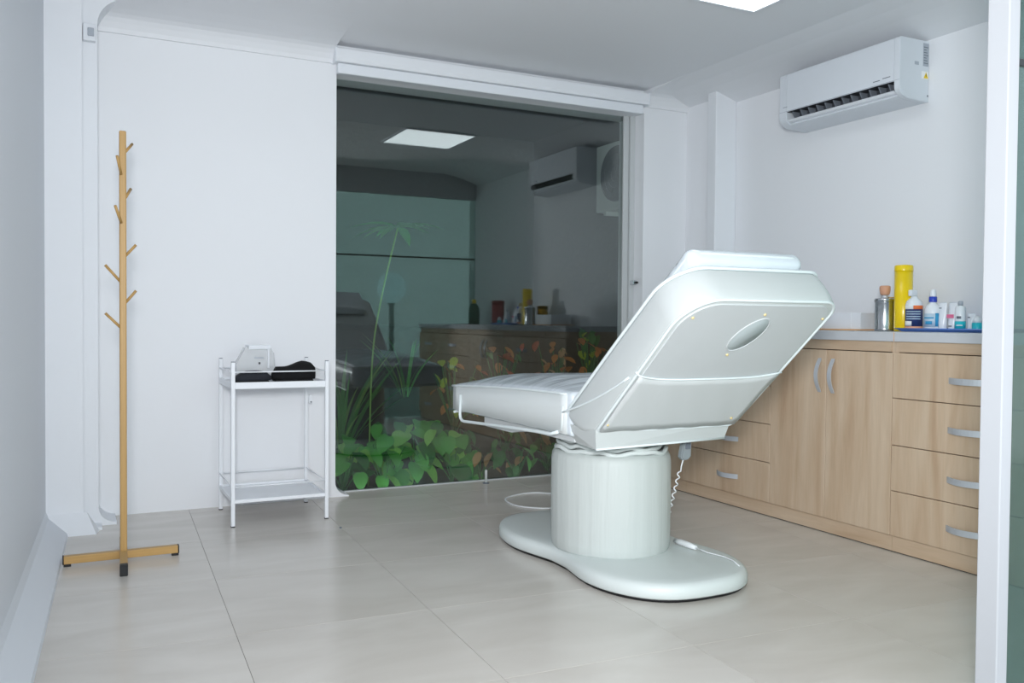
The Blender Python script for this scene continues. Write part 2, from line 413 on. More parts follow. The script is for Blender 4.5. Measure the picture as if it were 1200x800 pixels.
# ------------------------------------------------------------------ roller blind
rb = thing('roller_blind', (2.23, 4.57, 2.26), 'white roller blind rolled up in its cassette above the window', 'blind')
pf = [(4.62, 2.372), (4.553, 2.372), (4.546, 2.366), (4.545, 2.318), (4.551, 2.300), (4.62, 2.298)]
part('cassette', MB().prism(pf, 'x', 1.238, 3.206), 'trim', rb)
part('end_cap', MB().prism([(a - 0.002 if a < 4.6 else a, b + (0.003 if b > 2.33 else -0.003)) for a, b in pf], 'x', 3.206, 3.214), 'white_plastic', rb)
part('end_cap', MB().prism([(a - 0.002 if a < 4.6 else a, b + (0.003 if b > 2.33 else -0.003)) for a, b in pf], 'x', 1.230, 1.238), 'white_plastic', rb)
part('bottom_rail', MB().box(1.25, 3.185, 4.572, 4.61, 2.244, 2.298, 0.006), 'white_plastic', rb)

# ------------------------------------------------------------------ ceiling light
cl = thing('ceiling_light', (2.54, 2.88, 2.386), 'square white LED panel lamp in the ceiling', 'ceiling lamp')
PX0, PX1, PY0, PY1 = 2.245, 2.838, 2.60, 3.195
m = MB(); b_ = 0.014
m.box(PX0, PX1, PY0, PY0 + b_, 2.388, CEIL); m.box(PX0, PX1, PY1 - b_, PY1, 2.388, CEIL)
m.box(PX0, PX0 + b_, PY0 + b_, PY1 - b_, 2.388, CEIL); m.box(PX1 - b_, PX1, PY0 + b_, PY1 - b_, 2.388, CEIL)
part('lamp_frame', m, 'white_plastic', cl)
part('diffuser', MB().box(PX0 + b_, PX1 - b_, PY0 + b_, PY1 - b_, 2.391, CEIL - 0.001), 'led', cl)

# ------------------------------------------------------------------ cabinets
CX = 3.06; CB = 3.645
GAP = 0.0016
def front(y0, y1, z0, z1): return MB().box(CX - 0.018, CX, y0 + GAP, y1 - GAP, z0 + GAP, z1 - GAP, 0.0012, 1)
def bow_handle(c, axis, L=0.165, dep=0.03, wdt=0.024):
    """flat arched bar pull, bowed away from the cabinet front"""
    x = CX - 0.018; n = 12; a = MB(); vs_ = []; fs = []
    for i in range(n + 1):
        t = -1 + 2 * i / n; off = dep * (1 - t * t) ; 
        for (d, s) in ((off, -1), (off, 1), (max(off - 0.005, 0.0), 1), (max(off - 0.005, 0.0), -1)):
            p = (x - 0.0005 - d, c[1] + t * L / 2, c[2] + s * wdt / 2) if axis == 'y' else (x - 0.0005 - d, c[1] + s * wdt / 2, c[2] + t * L / 2)
            vs_.append(p)
    for i in range(n):
        for k in range(4): fs.append((i * 4 + k, (i + 1) * 4 + k, (i + 1) * 4 + (k + 1) % 4, i * 4 + (k + 1) % 4))
    fs += [(0, 1, 2, 3), (n * 4 + 3, n * 4 + 2, n * 4 + 1, n * 4)]
    return a.add(vs_, fs, False)
ZB, ZT = 0.07, 0.832
def carcass(c, y0, y1):
    m = MB(); m.box(CX, CB, y0 + 0.0005, y0 + 0.018, 0.065, 0.877); m.box(CX, CB, y1 - 0.018, y1 - 0.0005, 0.065, 0.877)
    m.box(CB - 0.012, CB, y0 + 0.018, y1 - 0.018, 0.065, 0.877); m.box(CX, CB - 0.012, y0 + 0.018, y1 - 0.018, 0.065, 0.083)
    part('carcass', m, 'oak', c)
    part('top_rail', MB().box(CX - 0.004, CX + 0.018, y0 + 0.0185, y1 - 0.0185, ZT + 0.002, 0.877), 'oak_rail', c)
    part('plinth', MB().box(CX - 0.002, CX + 0.016, y0 + 0.0005, y1 - 0.0005, 0.004, 0.066), 'oak_rail', c)
    part('plinth_gap', MB().box(CX + 0.003, CX + 0.012, y0 + 0.001, y1 - 0.001, 0.0, 0.004), 'black_gap', c)
def drawer_unit(name, y0, y1, lines, hy, label):
    c = thing(name, ((CX + CB) / 2, (y0 + y1) / 2, 0), label, 'cabinet', None); carcass(c, y0, y1)
    for a, b in zip(lines[:-1], lines[1:]):
        d = part('drawer', front(y0, y1, a, b), 'oak', c)
        part('handle', bow_handle((0, hy, (a + b) / 2 - 0.006 + (0.0)), 'y'), 'brushed', d)
    return c
LN = [ZB, 0.258, 0.448, 0.643, ZT]
drawer_unit('drawer_cabinet', 1.875, 2.56, LN, 2.215, 'light oak four-drawer cabinet under the blue tray')
c = thing('door_cabinet', ((CX + CB) / 2, 2.915, 0), 'light oak cabinet with two tall doors under the steel jar', 'cabinet'); carcass(c, 2.56, 3.27)
for y0, y1, hy in ((2.56, 2.918, 2.878), (2.918, 3.27, 2.956)):
    d = part('door', front(y0, y1, ZB, ZT), 'oak', c)
    part('handle', bow_handle((0, hy, 0.715), 'z', 0.155, 0.028, 0.02), 'brushed', d)
drawer_unit('drawer_cabinet', 3.27, 3.935, [ZB, 0.267, 0.455, 0.643, ZT], 3.58, 'light oak four-drawer cabinet partly hidden behind the treatment bed')
c = thing('corner_cabinet', ((CX + CB) / 2, 4.09, 0), 'narrow light oak filler cabinet in the corner beside the column', 'cabinet'); carcass(c, 3.935, 4.245)
part('door', front(3.935, 4.245, ZB, ZT), 'oak', c)
drawer_unit('drawer_cabinet', 1.38, 1.875, LN, 1.63, 'light oak drawer cabinet standing against the tinted glass')
WY = 2.553
wt = solo('worktop', MB().box(CX - 0.022, RIGHT - 0.002, WY + 0.0015, 4.245, 0.8775, 0.916, 0.001, 1), 'worktop', 'long grey laminate worktop over the door cabinet', 'worktop')
part('raw_edge', MB().box(CX - 0.0215, RIGHT - 0.003, WY - 0.0012, WY + 0.0014, 0.8785, 0.9155), 'raw_edge', wt)
solo('worktop', MB().box(CX - 0.022, RIGHT - 0.002, 1.372, WY - 0.0015, 0.8775, 0.916, 0.001, 1), 'worktop', 'grey laminate worktop section carrying the blue tray', 'worktop')
CT = 0.9165

# ------------------------------------------------------------------ things on the worktop (stand near the wall)
k = 3.5 / 3.35
def wy(y): return y * k
def wz(z): return 0.95 + (z - 0.95) * k
IX = 3.5
cb = thing('storage_box', (IX, wy(3.06), CT), 'white lidless box on a thin wooden board beside the steel jar', 'box')
part('board', MB().box(IX - 0.1, IX + 0.12, wy(2.94), wy(3.22), CT, CT + 0.007, 0.001, 1), 'raw_edge', cb)
m = MB(); x0, x1, y0, y1, z0, z1 = IX - 0.07, IX + 0.11, wy(2.945), wy(3.19), CT + 0.007, 1.003
for a in ((x0, x0 + .004, y0, y1), (x1 - .004, x1, y0, y1), (x0 + .004, x1 - .004, y0, y0 + .004), (x0 + .004, x1 - .004, y1 - .004, y1)): m.box(*a, z0, z1)
m.box(x0 + .004, x1 - .004, y0 + .004, y1 - .004, z0, z0 + .004)
part('box_body', m, 'white_plastic', cb)
part('divider', MB().box(x0 - 0.003, x0, wy(3.0), wy(3.004), z0, z1 - 0.002), 'trim', cb)

def can(name, x, y, r, z0, z1, mname, label, cat): 
    t = thing(name, (x, y, z0), label, cat); return t
sj = can('steel_jar', 3.44, 2.945, 0, CT, 0, '', 'polished steel jar with cork knob on its lid', 'jar')
part('jar_body', MB().lathe([(.043, CT), (.045, CT + .004), (.045, CT + .012), (.0435, CT + .016), (.0435, CT + .135), (.045, CT + .138)], 3.44, 2.945, 32), 'steel', sj)
part('jar_lid', MB().lathe([(.0465, CT + .138), (.0465, CT + .15), (.043, CT + .154), (.012, CT + .156)], 3.44, 2.945, 32), 'steel', sj)
part('lid_stem', MB().lathe([(.013, CT + .154), (.016, CT + .16), (.013, CT + .172)], 3.44, 2.945, 16), 'brushed', sj)
part('cork_knob', MB().lathe([(.018, CT + .17), (.022, CT + .176), (.025, CT + .2), (.024, CT + .21), (.018, CT + .214)], 3.44, 2.945, 20), 'cork', sj)
bj = can('brass_jar', 3.54, 2.985, 0, CT, 0, '', 'brass-coloured tin half hidden behind the steel jar', 'tin')
part('jar_body', MB().lathe([(.043, CT), (.045, CT + .004), (.045, CT + .148)], 3.54, 2.985, 28), 'brass', bj)
part('jar_lid', MB().lathe([(.0462, CT + .148), (.0462, CT + .158), (.04, CT + .162)], 3.54, 2.985, 28), 'brass', bj)
yt = can('yellow_tube', 3.46, 2.858, 0, CT, 0, '', 'tall glossy yellow cylinder container next to the steel jar', 'canister')
part('tube_body', MB().lathe([(.038, CT), (.04, CT + .003), (.04, CT + .278)], 3.46, 2.858, 32), 'yellow', yt)
part('tube_cap', MB().lathe([(.0408, CT + .278), (.041, CT + .282), (.041, CT + .30), (.037, CT + .306), (.02, CT + .308)], 3.46, 2.858, 32), 'yellow', yt)

ty = thing('tray', (3.48, 2.62, CT), 'shallow blue tray under the bottles and tubes', 'tray')
m = MB(); tx0, tx1, ty0, ty1 = 3.34, 3.635, 2.36, 2.80
m.add([(tx0 + .02, ty0 + .02, CT), (tx1 - .02, ty0 + .02, CT), (tx1 - .02, ty1 - .02, CT), (tx0 + .02, ty1 - .02, CT),
       (tx0, ty0, CT + .013), (tx1, ty0, CT + .013), (tx1, ty1, CT + .013), (tx0, ty1, CT + .013),
       (tx0 + .022, ty0 + .022, CT + .003), (tx1 - .022, ty0 + .022, CT + .003), (tx1 - .022, ty1 - .022, CT + .003), (tx0 + .022, ty1 - .022, CT + .003)],
      [(3, 2, 1, 0)] + [(i, (i + 1) % 4, (i + 1) % 4 + 4, i + 4) for i in range(4)] + [(i + 4, (i + 1) % 4 + 4, (i + 1) % 4 + 8, i + 8) for i in range(4)] + [(8, 9, 10, 11)])
part('tray_pan', m, 'tray_blue', ty)
part('tray_rim', MB().tube([(tx0, ty0, CT + .013), (tx1, ty0, CT + .013), (tx1, ty1, CT + .013), (tx0, ty1, CT + .013)], 0.003, 6, True), 'tray_blue', ty)
TZ = CT + 0.0032
def patch(x, y, r, z0, z1, a0, a1, n=10):
    """label band hugging a round bottle, thin shell proud of it"""
    vs_ = []; fs = []
    for i in range(n + 1):
        a = math.radians(a0 + (a1 - a0) * i / n)
        for (rr, z) in ((r + .0006, z0), (r + .0006, z1), (r, z1), (r, z0)): vs_.append((x + math.cos(a) * rr, y + math.sin(a) * rr, z))
    for i in range(n):
        for q in range(4): fs.append((i * 4 + q, (i + 1) * 4 + q, (i + 1) * 4 + (q + 1) % 4, i * 4 + (q + 1) % 4))
    fs += [(3, 2, 1, 0), (n * 4, n * 4 + 1, n * 4 + 2, n * 4 + 3)]
    return MB().add(vs_, fs, True)
# spray bottle with navy and orange label
x, y = 3.44, 2.783; t = thing('spray_bottle', (x, y, TZ), 'white spray bottle with navy and orange label next to yellow cylinder', 'bottle')
b = part('bottle_body', MB().lathe([(.034, TZ), (.037, TZ + .004), (.037, TZ + .118), (.032, TZ + .135), (.015, TZ + .15), (.013, TZ + .158)], x, y, 28), 'pale_bottle', t)
part('label', patch(x, y, .037, TZ + .006, TZ + .02, 120, 300), 'peach', b)
part('label', patch(x, y, .037, TZ + .02, TZ + .098, 120, 300), 'navy', b)
part('label', patch(x, y, .0372, TZ + .098, TZ + .115, 215, 300), 'orange', b)
part('label', patch(x, y, .0372, TZ + .098, TZ + .115, 150, 214), 'sticker_white', b)
for i in range(4): part('print', patch(x, y, .0376, TZ + .052 + i * .011, TZ + .056 + i * .011, 165, 265), 'label_pale', b)
part('print', patch(x, y, .0376, TZ + .022, TZ + .044, 150, 205), 'sticker_white', b)
part('spray_head', MB().box(x - .03, x + .012, y - .009, y + .009, TZ + .158, TZ + .186, .004), 'white_plastic', t)
# blue capped bottle
x, y = 3.46, 2.70; t = thing('disinfectant_bottle', (x, y, TZ), 'clear bottle with blue collar and pale blue label', 'bottle')
b = part('bottle_body', MB().lathe([(.032, TZ), (.0355, TZ + .004), (.0355, TZ + .095), (.030, TZ + .112), (.015, TZ + .124), (.014, TZ + .13)], x, y, 28), 'pale_bottle', t)
part('label', patch(x, y, .0355, TZ + .018, TZ + .078, 130, 235), 'label_pale', b); part('label', patch(x, y, .0358, TZ + .02, TZ + .08, 235, 275), 'label_blue', b)
part('print', patch(x, y, .0359, TZ + .03, TZ + .044, 165, 215), 'label_blue', b); part('print', patch(x, y, .0359, TZ + .056, TZ + .062, 150, 225), 'label_blue', b)
part('collar', MB().lathe([(.0165, TZ + .13), (.017, TZ + .132), (.017, TZ + .152), (.015, TZ + .154)], x, y, 20), 'blue_cap', t)
part('pump', MB().lathe([(.013, TZ + .154), (.014, TZ + .158), (.013, TZ + .18), (.009, TZ + .186)], x, y, 16), 'white_plastic', t)
def tubeprod(name, x, y, wdt, h, label, cat, cap=None, marks=()):
    """squeeze tube standing on its cap: flat crimped top, round foot"""
    t = thing(name, (x, y, TZ), label, cat); n = 18; vs_ = []; fs = []
    prof = [(0.0, .75, .75), (.004, .8, .8), (.012, .95, .95), (.3 * h, 1, .9), (.7 * h, 1.02, .5), (.95 * h, 1.04, .1), (h, 1.04, .08)]
    for z, a, c_ in prof:
        for q in range(n):
            th = 2 * math.pi * q / n; vs_.append((x + math.sin(th) * wdt / 2 * c_, y + math.cos(th) * wdt / 2 * a, TZ + z))
    for i in range(len(prof) - 1):
        for q in range(n): fs.append((i * n + q, i * n + (q + 1) % n, (i + 1) * n + (q + 1) % n, (i + 1) * n + q))
    fs += [tuple(range(n)), tuple((len(prof) - 1) * n + q for q in range(n))[::-1]]
    b = part('tube_body', MB().add(vs_, fs, True), 'pale_bottle', t)
    for (z0, z1, mm, hw) in marks:
        part('print', MB().prism([(y - hw, TZ + z0), (y + hw, TZ + z0), (y + hw, TZ + z1), (y - hw, TZ + z1)], 'x', x - wdt / 2 * 1.01, x - wdt / 2 * .93 ), mm, b)
    return t
tubeprod('cream_tube', 3.46, 2.648, .037, .128, 'plain white squeeze tube between clear bottle and pink-marked tube', 'tube', marks=((.1, .104, 'ink', .006),))
tubeprod('cream_tube', 3.47, 2.605, .039, .128, 'white squeeze tube with pink lettering', 'tube', marks=((.058, .074, 'pink', .017), (.02, .025, 'ink', .008)))
x, y = 3.43, 2.54; t = thing('serum_bottle', (x, y, TZ), 'slim white bottle with turquoise band and grey pump', 'bottle')
b = part('bottle_body', MB().lathe([(.019, TZ), (.0215, TZ + .003), (.0215, TZ + .1), (.018, TZ + .108), (.009, TZ + .112)], x, y, 24), 'pale_bottle', t)
part('label', patch(x, y, .0215, TZ + .012, TZ + .044, 120, 300), 'teal', b); part('print', patch(x, y, .0215, TZ + .055, TZ + .066, 175, 225), 'ink', b)
part('print', patch(x, y, .0218, TZ + .024, TZ + .029, 175, 240), 'sticker_white', b)
part('pump', MB().lathe([(.010, TZ + .112), (.0105, TZ + .128), (.006, TZ + .132)], x, y, 16), 'label_grey', t)
tubeprod('cream_tube', 3.43, 2.487, .034, .078, 'short white squeeze tube beside the turquoise jar', 'tube', marks=((.058, .063, 'ink', .005),))
x, y = 3.40, 2.438; t = thing('cream_jar', (x, y, TZ), 'tiny turquoise jar with white pointed lid', 'jar')
part('jar_body', MB().lathe([(.02, TZ), (.0215, TZ + .003), (.021, TZ + .036), (.018, TZ + .038)], x, y, 22), 'teal', t)
part('jar_lid', MB().lathe([(.018, TZ + .038), (.017, TZ + .05), (.008, TZ + .064), (.003, TZ + .066)], x, y, 18), 'white_plastic', t)
# further along the worktop, seen in the window's reflection
x, y = 3.53, 2.14; t = thing('red_canister', (x, y, CT), 'dark red lidded canister seen mirrored in the window', 'canister')
part('canister_body', MB().lathe([(.055, CT), (.058, CT + .004), (.058, CT + .19)], x, y, 26), 'red_can', t)
part('canister_lid', MB().lathe([(.06, CT + .19), (.06, CT + .215), (.05, CT + .22)], x, y, 26), 'red_can', t)
x, y = 3.5, 1.66; t = thing('green_bottle', (x, y, CT), 'dark green bottle with yellow cap seen mirrored in the window', 'bottle')
part('bottle_body', MB().lathe([(.05, CT), (.054, CT + .004), (.054, CT + .15), (.04, CT + .18), (.02, CT + .2)], x, y, 26), 'green_bottle', t)
part('bottle_cap', MB().lathe([(.022, CT + .2), (.022, CT + .235), (.016, CT + .24)], x, y, 18), 'yellow', t)

# ------------------------------------------------------------------ air conditioner
ac = thing('air_conditioner', (3.55, 3.28, 2.0), 'white split air conditioner mounted high above the worktop', 'air conditioner')
AY0, AY1 = 2.893, 3.673; XF = 3.45; XB = RIGHT
full = [(XB, 2.292), (XF + .012, 2.292), (XF + .003, 2.288), (XF, 2.278), (XF, 2.088)] + \
       [(XF + .075 - .075 * math.cos(math.radians(a)), 2.062 - .052 * math.sin(math.radians(a))) for a in (0, 15, 30, 45, 60, 75, 90)] + [(XB - .02, 2.004), (XB, 2.006)]
cut = [(XB, 2.292), (XF + .012, 2.292), (XF + .003, 2.288), (XF, 2.278), (XF, 2.088), (XF + .07, 2.088), (XF + .075, 2.045), (XF + .032, 2.030)] + \
      [(XF + .075 - .075 * math.cos(math.radians(a)), 2.062 - .052 * math.sin(math.radians(a))) for a in (52, 62, 75, 90)] + [(XB - .02, 2.004), (XB, 2.006)]
m = MB(); m.prism(full, 'y', AY0, AY0 + .032, .003); m.prism(cut, 'y', AY0 + .032, AY1 - .055); m.prism(full, 'y', AY1 - .055, AY1, .003)
bd = part('ac_body', m, 'ac_white', ac)
part('vent_throat', MB().prism([(XF + .066, 2.0865), (XF + .0695, 2.0865), (XF + .074, 2.046), (XF + .066, 2.044)], 'y', AY0 + .033, AY1 - .056), 'vent_dark', ac)
part('vent_roof', MB().prism([(XF + .004, 2.0855), (XF + .066, 2.0855), (XF + .066, 2.0875), (XF + .004, 2.0875)], 'y', AY0 + .033, AY1 - .056), 'fin_dark', ac)
for i in range(12):
    yy = AY0 + .07 + i * .0565
    part('fin', MB().prism([(XF + .012, 2.084), (XF + .062, 2.084), (XF + .064, 2.047), (XF + .035, 2.045)], 'y', yy, yy + .006), 'fin_grey', ac)
part('flap', MB().prism([(XF + .004, 2.043), (XF + .008, 2.046), (XF + .018, 2.040), (XF + .036, 2.034), (XF + .034, 2.030), (XF + .012, 2.034)], 'y', AY0 + .036, AY1 - .06), 'white_plastic', ac)
part('seam', MB().box(XF - .0006, XF + .001, AY0 + .002, AY1 - .002, 2.0895, 2.0915), 'label_grey', ac)
for a, b_, zz in ((2.945, 2.99, 2.112), (3.005, 3.045, 2.108)):
    part('print', MB().box(XF - .0006, XF + .001, a, b_, zz, zz + .004), 'ink', bd)
part('print', MB().box(XF - .0006, XF + .001, 3.615, 3.645, 2.112, 2.117), 'label_grey', bd)
yy = AY0 - .0006
part('rating_label', MB().box(3.607, 3.645, yy, AY0 + .001, 2.172, 2.28), 'label_grey', bd)
for i in range(7): part('print', MB().box(3.611, 3.641 - (i % 3) * .006, yy - .0004, AY0, 2.184 + i * .0125, 2.188 + i * .0125), 'ink', bd)
part('small_label', MB().box(3.55, 3.578, yy, AY0 + .001, 2.172, 2.188), 'label_grey', bd)
ws = part('warning_label', MB().box(3.598, 3.645, yy, AY0 + .001, 2.112, 2.147), 'sticker_white', bd)
part('warning_triangle', MB().prism([(3.612, 2.115), (3.644, 2.115), (3.628, 2.144)], 'y', yy - .0006, yy), 'warning_yellow', bd)
part('warning_mark', MB().prism([(3.6265, 2.123), (3.6295, 2.123), (3.630, 2.136), (3.626, 2.136)], 'y', yy - .001, yy - .0006), 'black_rubber', bd)
part('screw', MB().box(3.638, 3.646, AY0 - .001, AY0 + .001, 2.03, 2.038), 'ink', bd)

# ------------------------------------------------------------------ coat stand
cs = thing('coat_stand', (0.175, 3.75, 0), 'bamboo coat stand with eight angled pegs and cross foot', 'coat stand')
px, py = 0.176, 3.75
part('pole', MB().box(px - .0125, px + .0125, py - .0125, py + .0125, 0.036, 1.674, .004), 'bamboo', cs)
f = part('foot_bar', MB().box(-0.034, 0.376, py - .014, py + .014, 0.010, 0.040, .002), 'bamboo_across', cs)
for a, b_ in ((-0.038, -0.033), (0.375, 0.380)): part('end_cap', MB().box(a, b_, py - .0145, py + .0145, 0.0095, 0.0405, .001, 1), 'black_rubber', f)
for a in (-0.034, 0.352): part('rubber_foot', MB().box(a, a + .026, py - .012, py + .012, 0, 0.010), 'black_rubber', f)
def fx(Y): return .176 + (Y - 3.75) * .044
def skew(y0, y1, hw, z0, z1): return MB().prism([(fx(y0) - hw, y0), (fx(y0) + hw, y0), (fx(y1) + hw, y1), (fx(y1) - hw, y1)], 'z', z0, z1, .002)
f = part('foot_bar', skew(3.54, 3.735, .0135, 0.012, 0.042), 'bamboo', cs)
part('end_cap', skew(3.512, 3.541, .014, 0, 0.0425), 'black_rubber', f)
f = part('foot_bar', skew(3.765, 3.96, .0135, 0.012, 0.042), 'bamboo', cs)
part('end_cap', skew(3.959, 3.988, .014, 0, 0.0425), 'black_rubber', f)
def peg(x0, y0, z0, x1, y1, z1): part('peg', MB().tube([(x0, y0, z0), (x1, y1, z1)], .0055, 10), 'bamboo', cs)
peg(.186, py, 1.595, .213, py + .05, 1.636); peg(.170, py - .012, 1.505, .154, py - .055, 1.568)
peg(.186, py, 1.418, .207, py + .05, 1.459); peg(.170, py - .012, 1.318, .147, py - .055, 1.378)
peg(.184, py, 1.190, .223, py, 1.236); peg(.168, py, 1.090, .113, py, 1.154)
peg(.184, py, 1.008, .223, py, 1.057); peg(.168, py, 0.912, .113, py, 0.968)

# ------------------------------------------------------------------ white trolley
tr = thing('side_trolley', (0.87, 4.345, 0), 'slim white metal side trolley with two shelves', 'trolley')
TX0, TX1, TY0, TY1 = 0.651, 1.082, 4.14, 4.55; s = .0085
for (x, y) in ((TX0, TY0), (TX1, TY0), (TX0 + .006, TY1), (TX1, TY1)):
    l = part('leg', MB().box(x - s, x + s, y - s, y + s, 0.004, 0.752, .0015, 1), 'white_metal', tr)
    part('foot', MB().box(x - s, x + s, y - s, y + s, 0.0, 0.004), 'black_rubber', l)
    part('cap', MB().box(x - s + .001, x + s - .001, y - s + .001, y + s - .001, 0.752, 0.7555), 'ink', l)
def shelf(z0, z1, zr):
    m = MB(); a, b_, c_, d = TX0 + s, TX1 - s, TY0 + .004, TY1 - .004
    m.box(a, b_, c_, d, z1 - .012, z1 - .009); m.box(a, b_, c_ - .01, c_, z0, z1, .001, 1); m.box(a, b_, d, d + .01, z0, z1, .001, 1)
    m.box(a - .012, a, c_ + .006, d - .006, z0, z1, .001, 1); m.box(b_, b_ + .012, c_ + .006, d - .006, z0, z1, .001, 1)
    part('shelf', m, 'white_metal', tr)
    for (p, q) in (((a, TY0, zr), (b_, TY0, zr)), ((a, TY1, zr), (b_, TY1, zr)), ((TX0, TY0 + s, zr), (TX0, TY1 - s, zr)), ((TX1, TY0 + s, zr), (TX1, TY1 - s, zr))):
        part('guard_rail', MB().tube([p, q], .0032, 8), 'white_metal', tr)
shelf(.630, .660, .707); shelf(.108, .124, .182)
hk = part('hook', MB().box(TX1 + .012, TX1 + .03, TY1 - .012, TY1 + .004, .515, .56, .003), 'white_metal', tr)
part('hook_arm', MB().box(TX1 + s, TX1 + .013, TY1 - .006, TY1 + .002, .545, .555), 'white_metal', tr)
part('screw', MB().tube([(TX1 + .022, TY1 - .012, .523), (TX1 + .022, TY1 - .015, .523)], .004, 8), 'ink', hk)
SZ = .652
# slippers
def slipper(name, x0, x1, y, heights, mname, label, mouth):
    L = x1 - x0; n = len(heights) - 1; vs_ = []; fs = []; K = 16
    for i, (h, hw) in enumerate(heights):
        x = x0 + L * i / n
        for q in range(K):
            a = 2 * math.pi * q / K; c_, s_ = math.cos(a), math.sin(a)
            z = SZ + h * (0.5 + 0.5 * math.copysign(abs(s_) ** .6, s_)) + (0.012 * max(0, (abs(i / n - .5) - .3)) * 3)
            vs_.append((x, y + hw * math.copysign(abs(c_) ** .6, c_), z))
    for i in range(n):
        for q in range(K): fs.append((i * K + q, i * K + (q + 1) % K, (i + 1) * K + (q + 1) % K, (i + 1) * K + q))
    fs += [tuple(range(K))[::-1], tuple(n * K + q for q in range(K))]
    t = thing(name, ((x0 + x1) / 2, y, SZ), label, 'slipper')
    part('upper', MB().add(vs_, fs, True), mname, t)
    part('sole', MB().box(x0 + .01, x1 - .012, y - .036, y + .036, SZ - .001, SZ + .006, .002, 1), 'black_rubber', t)
slipper('slipper', .672, .848, 4.29, [(.006, .02), (.03, .035), (.046, .04), (.052, .042), (.053, .042), (.054, .042), (.052, .04), (.044, .034), (.02, .02)], 'dark_foam', 'flat dark grey slipper under the clear box on the trolley', 0)
slipper('slipper', .856, 1.062, 4.30, [(.03, .02), (.066, .036), (.07, .042), (.070, .043), (.074, .044), (.082, .045), (.091, .046), (.097, .046), (.094, .044), (.084, .038), (.058, .024)], 'black_foam', 'puffy black slipper with raised toe on the trolley', 1)
pb = thing('plastic_box', (.80, 4.42, SZ), 'clear and white plastic box leaning behind the dark grey slipper', 'box')
mat('clear_plastic', 'f4f6f8', 0.15, trans=0.55, var=0.02)
m = MB(); m.prism([(.705, SZ), (.705, SZ + .075), (.75, SZ + .158), (.775, SZ + .168), (.862, SZ + .168), (.885, SZ + .13), (.89, SZ)], 'y', 4.385, 4.47, .004)
bb = part('box_body', m, 'clear_plastic', pb)
part('box_lid', MB().box(.762, .866, 4.378, 4.474, SZ + .15, SZ + .171, .003), 'white_plastic', pb)
part('box_slot', MB().box(.79, .835, 4.381, 4.386, SZ + .106, SZ + .112), 'label_grey', pb)
part('box_button', MB().box(.81, .818, 4.380, 4.386, SZ + .078, SZ + .088), 'fin_dark', pb)
part('box_rib', MB().box(.852, .86, 4.378, 4.386, SZ + .06, SZ + .15), 'white_plastic', pb)

# ------------------------------------------------------------------ treatment bed
bed = thing('treatment_bed', (1.955, 3.0, 0), 'white vinyl-covered treatment bed on a round pedestal with raised backrest', 'treatment bed')
BX = 1.955
def outline(n=72, inset=0.0):
    P = []
    for i in range(n):
        a = 2 * math.pi * i / n; c_, s_ = math.cos(a), math.sin(a)
        y = 3.0 + .632 * math.copysign(abs(s_) ** .72, s_)
        hw = .345 - .066 * math.exp(-((y - 2.95) / .22) ** 2)
        P.append(Vector((BX + .0 + hw * math.copysign(abs(c_) ** .72, c_), y, 0)))
    Q = []
    for i in range(n):
        t = (P[(i + 1) % n] - P[i - 1]).normalized(); nn = Vector((t.y, -t.x, 0)); Q.append(P[i] - nn * inset)
    return Q
def lofted(rings):
    n = len(rings[0]); vs_ = [p for r in rings for p in r]; fs = []
    for i in range(len(rings) - 1):
        for q in range(n): fs.append((i * n + q, i * n + (q + 1) % n, (i + 1) * n + (q + 1) % n, (i + 1) * n + q))
    fs += [tuple(range(n))[::-1], tuple((len(rings) - 1) * n + q for q in range(n))]
    return MB().add(vs_, fs, True)
def ring(inset, z): return [Vector((p.x, p.y, z)) for p in outline(72, inset)]
part('base_plinth', lofted([ring(.016, 0), ring(.012, .012)]), 'black_rubber', bed)
part('base_cover', lofted([ring(.006, .012), ring(0, .018), ring(0, .042), ring(.004, .053), ring(.012, .061), ring(.028, .065), ring(.07, .066), ring(.13, .067)]), 'vinyl_base', bed)
PC = (1.918, 2.955)
part('pedestal_cover', MB().lathe([(.226, .064), (.229, .07), (.2315, .10), (.233, .25), (.232, .41), (.229, .430), (.221, .443), (.207, .449), (.16, .452)], PC[0], PC[1], 96, 1.0, 1.06,
     wob=lambda i, a: 1 + .003 * math.sin(a * 23) * (1 if i < 6 else 0) + .002 * math.sin(a * 41 + 1)), 'vinyl_pleat', bed)
for zz, rr, ph in ((.455, .212, 0.0), (.470, .203, 1.7), (.486, .194, 3.1)):
    pts = [(PC[0] + math.cos(a) * (rr + .006 * math.sin(5 * a + ph)), PC[1] + math.sin(a) * 1.06 * (rr + .006 * math.sin(4 * a + ph)), zz + .005 * math.sin(7 * a + ph) + .003 * math.sin(13 * a)) for a in [2 * math.pi * i / 80 for i in range(80)]]
    part('gathered_fold', MB().tube(pts, .009, 8, True), 'vinyl_base', bed)
part('lift_column', MB().lathe([(.19, .46), (.185, .5), (.17, .515)], PC[0], PC[1], 40), 'vinyl_base', bed)
# seat
HX = .313; SY0, SY1 = 2.80, 3.925
def seat_map(p):
    y = (SY0 + SY1) / 2 + p.y; t = (y - SY0) / (SY1 - SY0); z0 = .522 - .006 * t; ztop = .688 - .044 * t ** 1.6
    w_ = (p.z + .08) / .16; z = z0 + (ztop - z0) * w_
    u = p.x / HX
    if w_ > .8:
        cr = max(0, 1 - abs(u) ** 3) * max(0, 1 - abs(2 * t - 1) ** 5)
        z += .046 * cr + .010 * noise.noise(Vector((p.x * 6 + y * 5, y * 11 - p.x * 3, 0))) * cr
    bul = 1 + .006 * math.sin(w_ * math.pi)
    return Vector((BX + p.x * bul, y, z))
st = part('seat_cushion', MB().softbox(HX - .003, (SY1 - SY0) / 2, .08, .018, seat_map, (26, 40, 4)), 'film', bed)
sd = MB()
def side_pt(y, dz): 
    t = (y - SY0) / (SY1 - SY0); return .522 - .006 * t, .688 - .044 * t ** 1.6
vs_ = []; N = 24
